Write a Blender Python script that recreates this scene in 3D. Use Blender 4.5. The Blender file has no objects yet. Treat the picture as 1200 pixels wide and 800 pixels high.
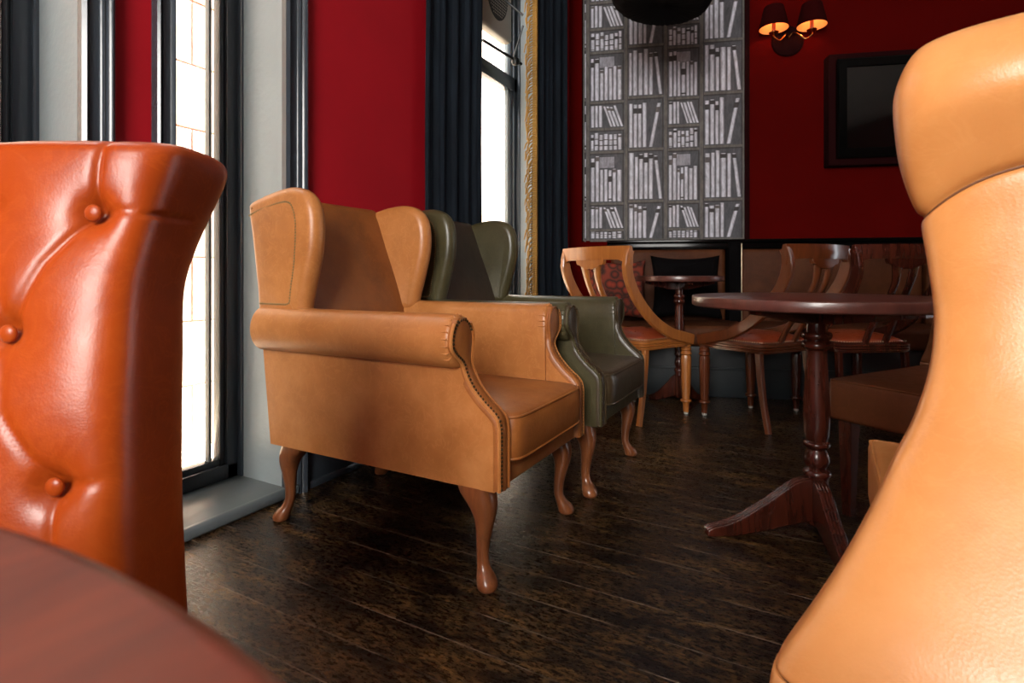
import bpy, bmesh, math, random
from mathutils import Vector, Matrix
PI = math.pi
sc = bpy.context.scene
COL = sc.collection
# ------------------------------------------------------------------ camera
YAW = math.radians(28.56)
EYE = 0.80
FPX = 643.5
cam_d = bpy.data.cameras.new('camera'); cam = bpy.data.objects.new('camera', cam_d); COL.objects.link(cam)
cam.location = (0, 0, EYE); cam.rotation_euler = (PI/2, 0, YAW)
cam_d.sensor_width = 36; cam_d.lens = FPX/1200*36; cam_d.shift_y = -79/1200
cam_d.clip_start = 0.01; cam_d.clip_end = 100
cam_d.dof.use_dof = True; cam_d.dof.focus_distance = 1.6; cam_d.dof.aperture_fstop = 11
sc.camera = cam
# ------------------------------------------------------------------ world and light
sc.view_settings.view_transform = 'Standard'; sc.view_settings.look = 'None'
sc.view_settings.gamma = 1; sc.view_settings.use_curve_mapping = False
sc.view_settings.exposure = 0.0
sc.cycles.use_denoising = True
sc.cycles.max_bounces = 8
sc.cycles.sample_clamp_indirect = 6
w = bpy.data.worlds.new('sky'); sc.world = w; w.use_nodes = True
bg = w.node_tree.nodes['Background']; bg.inputs[0].default_value = (0.85, 0.93, 1.0, 1); bg.inputs[1].default_value = 9.0
def area(name, loc, target, sx, sy, power, color):
    d = bpy.data.lights.new(name, 'AREA'); d.shape = 'RECTANGLE'; d.size = sx; d.size_y = sy; d.energy = power; d.color = color
    o = bpy.data.objects.new(name, d); COL.objects.link(o); o.location = loc
    o.rotation_euler = (Vector(target)-Vector(loc)).to_track_quat('-Z', 'Y').to_euler()
    return o
area('added_front_key', (0.30, -2.42, 1.95), (-0.45, 1.3, 0.70), 1.3, 1.75, 200, (1.0, 0.93, 0.84))  # added soft key light behind the camera, no known window there

sd = bpy.data.lights.new('sun', 'SUN'); sd.energy = 85; sd.angle = .01; sd.color = (1, .95, .86)
so = bpy.data.objects.new('sun', sd); COL.objects.link(so); so.rotation_euler = Vector((-.15, -.8, -.55)).to_track_quat('-Z', 'Y').to_euler()

# ------------------------------------------------------------------ helpers
R2 = (math.cos(YAW), math.sin(YAW)); F2 = (-math.sin(YAW), math.cos(YAW))
def cw(X, Z):                       # metres right of / ahead of the camera -> world x, y
    return (X*R2[0]+Z*F2[0], X*R2[1]+Z*F2[1])
def cang(deg): return math.radians(deg)+YAW   # bearing measured in the camera's plan -> world angle
def obj(name, bm, m, parent=None, smooth=True, sharp=40, mods=None):
    me = bpy.data.meshes.new(name)
    bmesh.ops.recalc_face_normals(bm, faces=bm.faces[:])
    if smooth:
        for f in bm.faces: f.smooth = True
    bm.to_mesh(me); bm.free()
    ms = m if isinstance(m, (list, tuple)) else [m]
    for x in ms: me.materials.append(x)
    if smooth and sharp: me.set_sharp_from_angle(angle=math.radians(sharp))
    o = bpy.data.objects.new(name, me); COL.objects.link(o)
    if parent is not None: o.parent = parent
    return o
def tag(o, label=None, cat=None, group=None, kind=None):
    if label: o['label'] = label
    if cat: o['category'] = cat
    if group: o['group'] = group
    if kind: o['kind'] = kind
    return o
def thing(name, label, cat, loc=(0,0,0), rz=0, group=None):
    o = bpy.data.objects.new(name, None); COL.objects.link(o); o.location = loc; o.rotation_euler = (0,0,rz)
    return tag(o, label, cat, group)
def struct(name, bm, m, parent=None, **k):
    o = obj(name, bm, m, parent, **k)
    if parent is None: o['kind'] = 'structure'
    return o
def copy_tree(o, parent=None):
    c = o.copy(); COL.objects.link(c)
    if parent is not None: c.parent = parent
    for ch in [x for x in bpy.data.objects if x.parent == o]: copy_tree(ch, c)
    return c
NB = bmesh.new
def box(bm, x0, x1, y0, y1, z0, z1, bev=0, seg=2, M=None, mi=0):
    r = bmesh.ops.create_cube(bm, size=1)
    vs = r['verts']
    for v in vs:
        v.co = Vector((x0+(v.co.x+.5)*(x1-x0), y0+(v.co.y+.5)*(y1-y0), z0+(v.co.z+.5)*(z1-z0)))
    fs = set(f for v in vs for f in v.link_faces)
    if bev > 0:
        es = list(set(e for v in vs for e in v.link_edges))
        rr = bmesh.ops.bevel(bm, geom=es, offset=bev, segments=seg, profile=.5, affect='EDGES')
        vs = list(set(v for f in rr['faces'] for v in f.verts) | set(v for v in vs if v.is_valid))
        fs = set(f for v in vs for f in v.link_faces)
    if M is not None:
        for v in vs: v.co = M @ v.co
    for f in fs: f.material_index = mi
    return vs
def loft(bm, rings, closed=True, caps=True, mi=0):
    vr = [[bm.verts.new(p) for p in r] for r in rings]
    n = len(vr[0])
    for a, b in zip(vr, vr[1:]):
        for i in range(n if closed else n-1):
            j = (i+1) % n
            f = bm.faces.new((a[i], a[j], b[j], b[i])); f.material_index = mi
    if caps and closed:
        for r in (vr[0], vr[-1]):
            try:
                f = bm.faces.new(r); f.material_index = mi
            except ValueError: pass
    return vr
def lathe(bm, prof, n=32, c=(0,0,0), M=None, caps=True):
    rings = []
    for r, z in prof:
        rg = [Vector((c[0]+r*math.cos(2*PI*i/n), c[1]+r*math.sin(2*PI*i/n), c[2]+z)) for i in range(n)]
        if M is not None: rg = [M @ p for p in rg]
        rings.append(rg)
    loft(bm, rings, caps=caps)
def catmull(P, n, closed=False):
    out = []; m = len(P); D = len(P[0])
    segs = m if closed else m-1
    for i in range(segs):
        if closed: p = [P[(i+k-1) % m] for k in range(4)]
        else: p = [P[max(0, i-1)], P[i], P[i+1], P[min(m-1, i+2)]]
        for k in range(n):
            t = k/n
            out.append(tuple(0.5*((2*p[1][d])+(-p[0][d]+p[2][d])*t+(2*p[0][d]-5*p[1][d]+4*p[2][d]-p[3][d])*t*t+(-p[0][d]+3*p[1][d]-3*p[2][d]+p[3][d])*t**3) for d in range(D)))
    if not closed: out.append(tuple(P[-1]))
    return out
def lerp_rows(P, n, smooth=True):
    """rows of parameters keyed by their first value, refined"""
    return catmull(P, n)
def tube(bm, pts, r, n=8, closed=False):
    pts = [Vector(p) for p in pts]; m = len(pts); rings = []
    prev = None
    for i, p in enumerate(pts):
        if closed: t = pts[(i+1) % m]-pts[i-1]
        else: t = pts[min(m-1, i+1)]-pts[max(0, i-1)]
        if t.length < 1e-9: t = Vector((0,0,1))
        t.normalize()
        if prev is None:
            a = Vector((0,0,1)) if abs(t.z) < .9 else Vector((1,0,0))
            u = t.cross(a).normalized()
        else:
            u = (prev-t*prev.dot(t))
            u = u.normalized() if u.length > 1e-9 else t.cross(Vector((0,0,1))).normalized()
        prev = u; v = t.cross(u)
        rr = r[i] if isinstance(r, (list, tuple)) else r
        rings.append([p+u*(rr*math.cos(2*PI*k/n))+v*(rr*math.sin(2*PI*k/n)) for k in range(n)])
    if closed: rings.append(rings[0])
    loft(bm, rings, caps=not closed)
def bar(bm, pts, wv, hv, side=(1,0,0)):
    """rectangular section swept on pts; wv along 'side', hv across"""
    pts = [Vector(p) for p in pts]; s = Vector(side).normalized(); rings = []; m = len(pts)
    for i, p in enumerate(pts):
        t = (pts[min(m-1, i+1)]-pts[max(0, i-1)]).normalized()
        u = (s-t*s.dot(t)).normalized(); v = t.cross(u)
        a = (wv[i] if isinstance(wv, (list, tuple)) else wv)/2; b = (hv[i] if isinstance(hv, (list, tuple)) else hv)/2
        c = min(a, b)*.35
        rings.append([p+u*x+v*y for x, y in ((a-c,b),(a,b-c),(a,-b+c),(a-c,-b),(-a+c,-b),(-a,-b+c),(-a,b-c),(-a+c,b))])
    loft(bm, rings)
def offset2(P, d):
    """inset a closed 2-D outline by d along vertex normals"""
    n = len(P); area2 = sum(P[i][0]*P[(i+1) % n][1]-P[(i+1) % n][0]*P[i][1] for i in range(n))
    s = 1 if area2 > 0 else -1
    out = []
    for i in range(n):
        a = P[i-1]; b = P[(i+1) % n]; tx, ty = b[0]-a[0], b[1]-a[1]; L = math.hypot(tx, ty) or 1
        out.append((P[i][0]-s*ty/L*d, P[i][1]+s*tx/L*d))
    return out
def puffy(bm, outline, y0, y1, r, puff=0.0, seg=5, sub=5, fn=None, smooth=True):
    """closed outline in (x, z) given real thickness y0..y1 with rounded rims"""
    P = catmull(outline, sub, closed=True) if smooth else outline
    rings = []
    def ring(y, ins):
        Q = offset2(P, ins) if ins else P
        rings.append([Vector((x, y, z)) for x, z in Q])
    if puff: ring(y0-puff*.9, r*1.9)
    for k in range(seg+1):
        a = PI/2*k/seg; ring(y0+r-r*math.cos(a), r*(1-math.sin(a)))
    for k in range(seg+1):
        a = PI/2*k/seg; ring(y1-r+r*math.sin(a), r*(1-math.cos(a)))
    if puff: ring(y1+puff*.9, r*1.9)
    if fn: rings = [[fn(p) for p in rg] for rg in rings]
    loft(bm, rings)
def nail(bm, p, n, r=.004):
    """a domed nail head on point p facing n"""
    n = Vector(n).normalized(); a = Vector((0,0,1)) if abs(n.z) < .9 else Vector((1,0,0))
    u = n.cross(a).normalized(); v = n.cross(u); p = Vector(p)
    ks = 6
    r0 = [bm.verts.new(p+(u*math.cos(2*PI*k/ks)+v*math.sin(2*PI*k/ks))*r) for k in range(ks)]
    r1 = [bm.verts.new(p+n*r*.45+(u*math.cos(2*PI*k/ks)+v*math.sin(2*PI*k/ks))*r*.6) for k in range(ks)]
    for k in range(ks): bm.faces.new((r0[k], r0[(k+1) % ks], r1[(k+1) % ks], r1[k]))
    bm.faces.new(r1)
def resample(P, step):
    P = [Vector(p) for p in P]; out = [P[0].copy()]; acc = 0
    for a, b in zip(P, P[1:]):
        L = (b-a).length; d = step-acc
        while d <= L:
            out.append(a.lerp(b, d/L)); d += step
        acc = (acc+L) % step
    return out

# ------------------------------------------------------------------ materials
def srgb(r, g, b):
    f = lambda c: (c/255/12.92 if c/255 <= .04045 else ((c/255+.055)/1.055)**2.4)
    return (f(r), f(g), f(b), 1)
def newmat(name, base, rough=.5, metal=0, spec=.5, coat=0, coat_r=.1, sheen=0):
    m = bpy.data.materials.new(name); m.use_nodes = True; b = m.node_tree.nodes['Principled BSDF']
    b.inputs['Base Color'].default_value = base; b.inputs['Roughness'].default_value = rough
    b.inputs['Metallic'].default_value = metal; b.inputs['Specular IOR Level'].default_value = spec
    b.inputs['Coat Weight'].default_value = coat; b.inputs['Coat Roughness'].default_value = coat_r
    if sheen: b.inputs['Sheen Weight'].default_value = sheen
    return m, m.node_tree, b
def N(nt, t, **k):
    n = nt.nodes.new(t)
    for a, v in k.items():
        if a in ('operation', 'blend_type', 'data_type', 'noise_dimensions', 'feature', 'distance', 'wave_type', 'bands_direction', 'wave_profile', 'interpolation_type'): setattr(n, a, v)
        else: n.inputs[a].default_value = v
    return n
def ramp(nt, fac, stops):
    r = nt.nodes.new('ShaderNodeValToRGB'); e = r.color_ramp.elements
    e[0].position, e[0].color = stops[0]; e[1].position, e[1].color = stops[-1]
    for p, c in stops[1:-1]:
        x = e.new(p); x.color = c
    nt.links.new(fac, r.inputs[0]); return r.outputs[0]
def coords(nt, scale=(1,1,1), rot=(0,0,0)):
    tc = nt.nodes.new('ShaderNodeTexCoord'); mp = nt.nodes.new('ShaderNodeMapping')
    mp.inputs['Scale'].default_value = scale; mp.inputs['Rotation'].default_value = rot
    nt.links.new(tc.outputs['Object'], mp.inputs[0]); return mp.outputs[0]
def bump(nt, b, h, strength=.3, dist=.002):
    n = nt.nodes.new('ShaderNodeBump'); n.inputs['Strength'].default_value = strength; n.inputs['Distance'].default_value = dist
    nt.links.new(h, n.inputs['Height']); nt.links.new(n.outputs[0], b.inputs['Normal'])
def math2(nt, op, a, b):
    n = nt.nodes.new('ShaderNodeMath'); n.operation = op
    for i, x in enumerate((a, b)):
        if isinstance(x, (int, float)): n.inputs[i].default_value = x
        else: nt.links.new(x, n.inputs[i])
    return n.outputs[0]
def leather(name, dark, mid, light, rough=.36, coat=.0, bs=.35, scale=1, scuff=1, spec=.5):
    m, nt, b = newmat(name, mid, rough, spec=spec, coat=coat, coat_r=.25)
    c = coords(nt)
    n1 = N(nt, 'ShaderNodeTexNoise', Scale=5*scale, Detail=6, Roughness=.62); nt.links.new(c, n1.inputs['Vector'])
    col = ramp(nt, n1.outputs[0], [(.28, dark), (.5, mid), (.72, light)])
    # thin pale scuffs and grain
    n2 = N(nt, 'ShaderNodeTexNoise', Scale=22*scale, Detail=4, Roughness=.6, Distortion=.8); nt.links.new(c, n2.inputs['Vector'])
    s = ramp(nt, n2.outputs[0], [(.47, (0,0,0,1)), (.5, (.35*scuff,.35*scuff,.35*scuff,1)), (.53, (0,0,0,1))])
    mx = N(nt, 'ShaderNodeMix', data_type='RGBA'); nt.links.new(s, mx.inputs[0]); nt.links.new(col, mx.inputs[6]); mx.inputs[7].default_value = light
    nt.links.new(mx.outputs[2], b.inputs['Base Color'])
    v = N(nt, 'ShaderNodeTexVoronoi', Scale=420*scale); nt.links.new(c, v.inputs['Vector'])
    n3 = N(nt, 'ShaderNodeTexNoise', Scale=9, Detail=5, Roughness=.6, Distortion=1.2); nt.links.new(c, n3.inputs['Vector'])
    h = math2(nt, 'ADD', math2(nt, 'MULTIPLY', v.outputs[0], .22), math2(nt, 'MULTIPLY', n3.outputs[0], 2.2))
    bump(nt, b, h, bs, .002)
    rr = math2(nt, 'ADD', math2(nt, 'MULTIPLY', n2.outputs[0], .18), rough-.09); nt.links.new(rr, b.inputs['Roughness'])
    return m
def wood(name, dark, light, rough=.25, stretch=(14, 14, 1.6), coat=.3, bs=.1):
    m, nt, b = newmat(name, light, rough, coat=coat, coat_r=.12)
    c = coords(nt, stretch)
    n = N(nt, 'ShaderNodeTexNoise', Scale=2.2, Detail=7, Roughness=.65, Distortion=.6); nt.links.new(c, n.inputs['Vector'])
    nt.links.new(ramp(nt, n.outputs[0], [(.3, dark), (.7, light)]), b.inputs['Base Color'])
    bump(nt, b, n.outputs[0], bs, .002); return m
def paint(name, col, rough=.5, bs=.15, scale=60, var=.06, spec=.5):
    m, nt, b = newmat(name, col, rough, spec=spec)
    c = coords(nt); n = N(nt, 'ShaderNodeTexNoise', Scale=scale, Detail=4); nt.links.new(c, n.inputs['Vector'])
    n2 = N(nt, 'ShaderNodeTexNoise', Scale=2.5, Detail=3); nt.links.new(c, n2.inputs['Vector'])
    lo = tuple(x*(1-var) for x in col[:3])+(1,); hi = tuple(min(1, x*(1+var)) for x in col[:3])+(1,)
    nt.links.new(ramp(nt, n2.outputs[0], [(.3, lo), (.7, hi)]), b.inputs['Base Color'])
    bump(nt, b, n.outputs[0], bs, .003); return m
M = {}
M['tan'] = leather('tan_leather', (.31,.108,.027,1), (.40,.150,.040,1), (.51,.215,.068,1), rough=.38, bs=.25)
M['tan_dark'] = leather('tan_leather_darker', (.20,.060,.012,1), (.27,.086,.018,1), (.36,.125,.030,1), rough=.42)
M['tan_back'] = leather('tan_leather_darkest', (.15,.042,.007,1), (.22,.066,.011,1), (.28,.09,.018,1), rough=.45)  # darkest of the tan leathers, for the backrest
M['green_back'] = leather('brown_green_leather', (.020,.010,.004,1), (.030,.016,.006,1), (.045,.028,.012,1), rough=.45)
M['green'] = leather('green_leather', (.034,.028,.012,1), (.054,.046,.020,1), (.08,.068,.032,1), rough=.34)
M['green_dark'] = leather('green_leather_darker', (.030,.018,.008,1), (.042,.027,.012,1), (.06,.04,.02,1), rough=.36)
M['orange'] = leather('chestnut_leather', (.20,.024,.002,1), (.29,.042,.004,1), (.36,.065,.008,1), rough=.33, coat=.0, bs=.16, spec=.35)
M['pale'] = leather('pale_tan_leather', (.42,.165,.044,1), (.50,.212,.062,1), (.57,.26,.088,1), rough=.34, bs=.16, scuff=.5)
M['brown'] = leather('brown_leather', (.07,.018,.005,1), (.10,.028,.008,1), (.14,.04,.014,1), rough=.42)
M['bench'] = leather('bench_leather', (.045,.012,.003,1), (.068,.019,.005,1), (.10,.032,.010,1), rough=.62, spec=.2)
M['redseat'] = leather('red_seat_leather', (.18,.028,.008,1), (.24,.040,.012,1), (.3,.06,.018,1), rough=.3)
M['leg'] = wood('walnut_leg', (.10,.030,.010,1), (.26,.085,.028,1), rough=.28)
M['mahog'] = wood('mahogany', (.022,.005,.003,1), (.075,.015,.007,1), rough=.26)
M['mahog_top'] = wood('mahogany_top', (.05,.016,.012,1), (.10,.032,.022,1), rough=.34, stretch=(3,22,3), coat=.25, bs=.0)
M['near_top'] = wood('red_table_top', (.11,.028,.019,1), (.20,.046,.025,1), rough=.42, stretch=(30,7,7), coat=.0)
M['blond'] = wood('blond_wood', (.24,.072,.013,1), (.40,.14,.029,1), rough=.3)
M['cherry'] = wood('cherry_wood', (.06,.014,.004,1), (.13,.032,.008,1), rough=.28)
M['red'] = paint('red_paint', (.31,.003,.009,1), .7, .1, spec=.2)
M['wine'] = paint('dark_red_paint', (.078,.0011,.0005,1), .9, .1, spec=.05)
M['slate'] = paint('slate_gloss_paint', (.030,.038,.048,1), .22, .12, 30)
M['reveal'] = paint('grey_reveal_paint', (.185,.215,.225,1), .4, .5, 40)
M['sill'] = paint('sill_paint', (.085,.10,.105,1), .3, .15, 30)
M['ceil'] = paint('ceiling_paint', (.55,.53,.50,1), .7)
M['plinth'] = paint('plinth_paint', (.008,.014,.017,1), .45)
M['black'] = newmat('black_gloss', (.002,.002,.002,1), .12, spec=.12)[0]
M['matblack'] = newmat('black_fabric', (.0025,.002,.0025,1), .95, spec=.1)[0]
M['screen'] = newmat('screen_glass', (.003,.003,.003,1), .06, coat=.5, coat_r=.03)[0]
M['maroon'] = newmat('maroon_shadow_and_trim', (.014,.001,.0015,1), .9, spec=.1)[0]
M['nail'] = newmat('antique_nail', (.09,.06,.03,1), .35, metal=.8)[0]
M['brassdark'] = newmat('worn_brass_nail', (.28,.20,.10,1), .35, metal=.8)[0]
M['brassnail'] = newmat('pale_nail', (.55,.45,.3,1), .3, metal=.9)[0]
M['brass'] = newmat('brass', (.55,.25,.08,1), .25, metal=1)[0]
M['iron'] = newmat('black_iron', (.010,.011,.012,1), .35, metal=.4)[0]
M['thread'] = newmat('dark_seam', (.10,.035,.010,1), .6)[0]
M['shade_out'] = newmat('maroon_shade', (.030,.002,.002,1), .95, spec=.05)[0]
M['shade_in'] = newmat('shade_lining', (.80,.36,.14,1), .8)[0]
M['candle'] = newmat('red_candle_tube', (.25,.05,.03,1), .4)[0]
M['cup_grey'] = newmat('grey_glide', (.45,.45,.42,1), .4)[0]
M['vent'] = newmat('cream_vent', (.42,.38,.33,1), .5)[0]
M['mesh_dark'] = newmat('vent_holes', (.03,.03,.03,1), .6)[0]
def cushion_mat():
    m, nt, b = newmat('patterned_red_fabric', (.2,.02,.01,1), .8)
    n = N(nt, 'ShaderNodeTexVoronoi', Scale=16); nt.links.new(coords(nt), n.inputs['Vector'])
    nt.links.new(ramp(nt, n.outputs[0], [(.2, (.30,.035,.012,1)), (.5, (.03,.01,.006,1)), (.75, (.22,.03,.012,1))]), b.inputs['Base Color']); return m
M['cushion'] = cushion_mat()
def velvet(name, col, col2):
    m, nt, b = newmat(name, col, .85, sheen=.12, spec=.2)
    n = N(nt, 'ShaderNodeTexNoise', Scale=3, Detail=5); nt.links.new(coords(nt, (6,6,1)), n.inputs['Vector'])
    nt.links.new(ramp(nt, n.outputs[0], [(.35, col), (.7, col2)]), b.inputs['Base Color'])
    b.inputs['Sheen Roughness'].default_value = .4; b.inputs['Sheen Tint'].default_value = (.15,.25,.4,1)
    return m
M['navy'] = velvet('navy_velvet', (.0025,.005,.009,1), (.006,.011,.018,1))
M['gold'] = paint('gold_thread', (.30,.155,.022,1), .55, .6, 300, .3)
def floor_mat():
    m, nt, b = newmat('worn_dark_boards', (.02,.01,.006,1), .22, spec=.4)
    tc = nt.nodes.new('ShaderNodeTexCoord'); sp = nt.nodes.new('ShaderNodeSeparateXYZ'); nt.links.new(tc.outputs['Object'], sp.inputs[0])
    # board index and gap along world y
    yb = math2(nt, 'DIVIDE', math2(nt, 'ADD', sp.outputs[1], .99), .11)
    fr = math2(nt, 'FRACT', yb, 0); idx = math2(nt, 'FLOOR', yb, 0)
    c = coords(nt, (1.0, 2.6, 1)); 
    ca = nt.nodes.new('ShaderNodeCombineXYZ'); nt.links.new(math2(nt, 'MULTIPLY', idx, 3.7), ca.inputs[0])
    va = N(nt, 'ShaderNodeVectorMath', operation='ADD'); nt.links.new(c, va.inputs[0]); nt.links.new(ca.outputs[0], va.inputs[1])
    n1 = N(nt, 'ShaderNodeTexNoise', Scale=6, Detail=9, Roughness=.72, Distortion=.4); nt.links.new(va.outputs[0], n1.inputs['Vector'])
    n2 = N(nt, 'ShaderNodeTexNoise', Scale=44, Detail=8, Roughness=.8); nt.links.new(va.outputs[0], n2.inputs['Vector'])
    nb = N(nt, 'ShaderNodeTexNoise', Scale=1.1, Detail=2); nt.links.new(tc.outputs['Object'], nb.inputs['Vector'])
    base = ramp(nt, n1.outputs[0], [(.3, (.0035,.002,.0016,1)), (.55, (.013,.0065,.0035,1)), (.8, (.035,.018,.008,1))])
    worn = math2(nt, 'MULTIPLY', n2.outputs[0], math2(nt, 'ADD', n1.outputs[0], math2(nt, 'MULTIPLY', nb.outputs[0], .35)))
    wm = ramp(nt, worn, [(.32, (0,0,0,1)), (.39, (.32,.32,.32,1)), (.47, (1,1,1,1))])
    mx = N(nt, 'ShaderNodeMix', data_type='RGBA'); nt.links.new(wm, mx.inputs[0]); nt.links.new(base, mx.inputs[6]); mx.inputs[7].default_value = (.15,.080,.022,1)
    # gap: pale dust beside a dark groove, patchy
    d = math2(nt, 'ABSOLUTE', math2(nt, 'SUBTRACT', fr, .5), 0)
    gap = math2(nt, 'GREATER_THAN', d, .484)
    n3 = N(nt, 'ShaderNodeTexNoise', Scale=5, Detail=3); nt.links.new(tc.outputs['Object'], n3.inputs['Vector'])
    dust = ramp(nt, n3.outputs[0], [(.40, (.006,.004,.003,1)), (.60, (.19,.14,.10,1))])
    mg = N(nt, 'ShaderNodeMix', data_type='RGBA'); nt.links.new(gap, mg.inputs[0]); nt.links.new(mx.outputs[2], mg.inputs[6]); nt.links.new(dust, mg.inputs[7])
    nt.links.new(mg.outputs[2], b.inputs['Base Color'])
    rr = ramp(nt, n2.outputs[0], [(.3, (.16,.16,.16,1)), (.7, (.42,.42,.42,1))]); nt.links.new(rr, b.inputs['Roughness'])
    h = math2(nt, 'SUBTRACT', math2(nt, 'MULTIPLY', n2.outputs[0], .5), math2(nt, 'MULTIPLY', gap, 1.5))
    bump(nt, b, h, .45, .003); return m
M['floor'] = floor_mat()
def stone_mat():
    m, nt, b = newmat('limestone', (.62,.56,.44,1), .8)
    c = coords(nt); n = N(nt, 'ShaderNodeTexNoise', Scale=6, Detail=6, Roughness=.65); nt.links.new(c, n.inputs['Vector'])
    nt.links.new(ramp(nt, n.outputs[0], [(.3, (.55,.45,.30,1)), (.7, (.82,.77,.66,1))]), b.inputs['Base Color'])
    bump(nt, b, n.outputs[0], .4, .01); return m
M['stone'] = stone_mat()
def glass_mat():
    m = bpy.data.materials.new('window_glass'); m.use_nodes = True; nt = m.node_tree; nt.nodes.clear()
    o = nt.nodes.new('ShaderNodeOutputMaterial'); t = nt.nodes.new('ShaderNodeBsdfTransparent'); g = nt.nodes.new('ShaderNodeBsdfGlossy')
    g.inputs['Roughness'].default_value = .02; mx = nt.nodes.new('ShaderNodeMixShader'); fr = nt.nodes.new('ShaderNodeLayerWeight')
    f5 = math2(nt, 'ADD', math2(nt, 'MULTIPLY', math2(nt, 'POWER', fr.outputs['Facing'], 5.0), .45), .02)
    nt.links.new(f5, mx.inputs[0]); nt.links.new(t.outputs[0], mx.inputs[1]); nt.links.new(g.outputs[0], mx.inputs[2]); nt.links.new(mx.outputs[0], o.inputs[0]); return m
M['glass'] = glass_mat()
def emit(name, col, s):
    m, nt, b = newmat(name, col, .5); b.inputs['Emission Color'].default_value = col; b.inputs['Emission Strength'].default_value = s; return m
M['bulb'] = emit('bulb_glow', (1,.6,.3,1), 9)

# ------------------------------------------------------------------ the room
WX = -1.66; GX = -1.95           # room face of the window wall, plane of the glass
CEIL = 3.35
OPEN = [(.34, .715, .04), (.938, 1.338, .04), (2.42, 3.58, .04)]
TOPZ = 3.05
corner = Vector(cw(.42, 4.30)); wdir = Vector((math.cos(cang(-10.4)), math.sin(cang(-10.4)))); wnor = Vector((wdir.y, -wdir.x))
def BW(s, h, off=0):               # back wall: distance along, height, distance out into the room
    p = corner+wdir*s+wnor*off; return Vector((p.x, p.y, h))
BWM = Matrix(((wdir.x, wnor.x, 0, corner.x), (wdir.y, wnor.y, 0, corner.y), (0, 0, 1, 0), (0, 0, 0, 1)))   # (s, off, h) -> world
def wpx(px, py, off=0):            # which (s, h) of the back wall is seen at a spot of the photo
    r = (px-600)/FPX
    C = (.42+0, 4.30); a = math.radians(-10.4); d = (math.cos(a), math.sin(a)); n = (d[1], -d[0])
    cx, cz = C[0]+n[0]*off, C[1]+n[1]*off
    s = (r*cz-cx)/(d[0]-r*d[1]); Z = cz+s*d[1]
    return s, EYE+(321-py)*Z/FPX
bm = NB(); box(bm, -1.96, 6.2, -2.6, 6.5, -.1, 0); struct('floor', bm, M['floor'], smooth=False)
bm = NB(); loft(bm, [[Vector((x, y, z)) for x, y in ((-2.04,-2.6),(6.2,-2.6),(6.2,6.6),(-2.04,4.05))] for z in (CEIL, CEIL+.1)]); struct('ceiling', bm, M['ceil'], smooth=False)
bm = NB()
ys = [-2.6]+[v for o in OPEN for v in o[:2]]+[4.25]
for i in range(0, len(ys), 2): box(bm, GX-.05, WX, ys[i], ys[i+1], 0, CEIL)
for a, b_, z in OPEN:
    box(bm, GX-.05, WX, a, b_, TOPZ, CEIL)
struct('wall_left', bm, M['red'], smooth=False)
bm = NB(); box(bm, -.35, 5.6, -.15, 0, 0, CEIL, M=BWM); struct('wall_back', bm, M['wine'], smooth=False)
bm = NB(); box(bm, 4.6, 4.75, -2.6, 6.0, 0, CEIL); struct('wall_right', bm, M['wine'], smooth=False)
bm = NB()                          # wall behind the camera, with a window added to hold the key light
box(bm, -2.0, -.5, -2.6, -2.45, 0, CEIL); box(bm, 1.1, 4.7, -2.6, -2.45, 0, CEIL); box(bm, -.5, 1.1, -2.6, -2.45, 0, 1.1); box(bm, -.5, 1.1, -2.6, -2.45, 3.1, CEIL)
struct('wall_front', bm, M['red'], smooth=False)
bm = NB(); box(bm, -.5, 1.1, -2.54, -2.50, 1.1, 1.16); box(bm, -.5, 1.1, -2.54, -2.50, 3.04, 3.1)
for x in (-.5, .27, 1.04): box(bm, x, x+.06, -2.54, -2.50, 1.16, 3.04)
wf = struct('window_4', bm, M['slate'], smooth=False)
bm = NB(); box(bm, -.44, 1.04, -2.524, -2.518, 1.16, 3.04); obj('glass', bm, M['glass'], wf, smooth=False)
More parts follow.
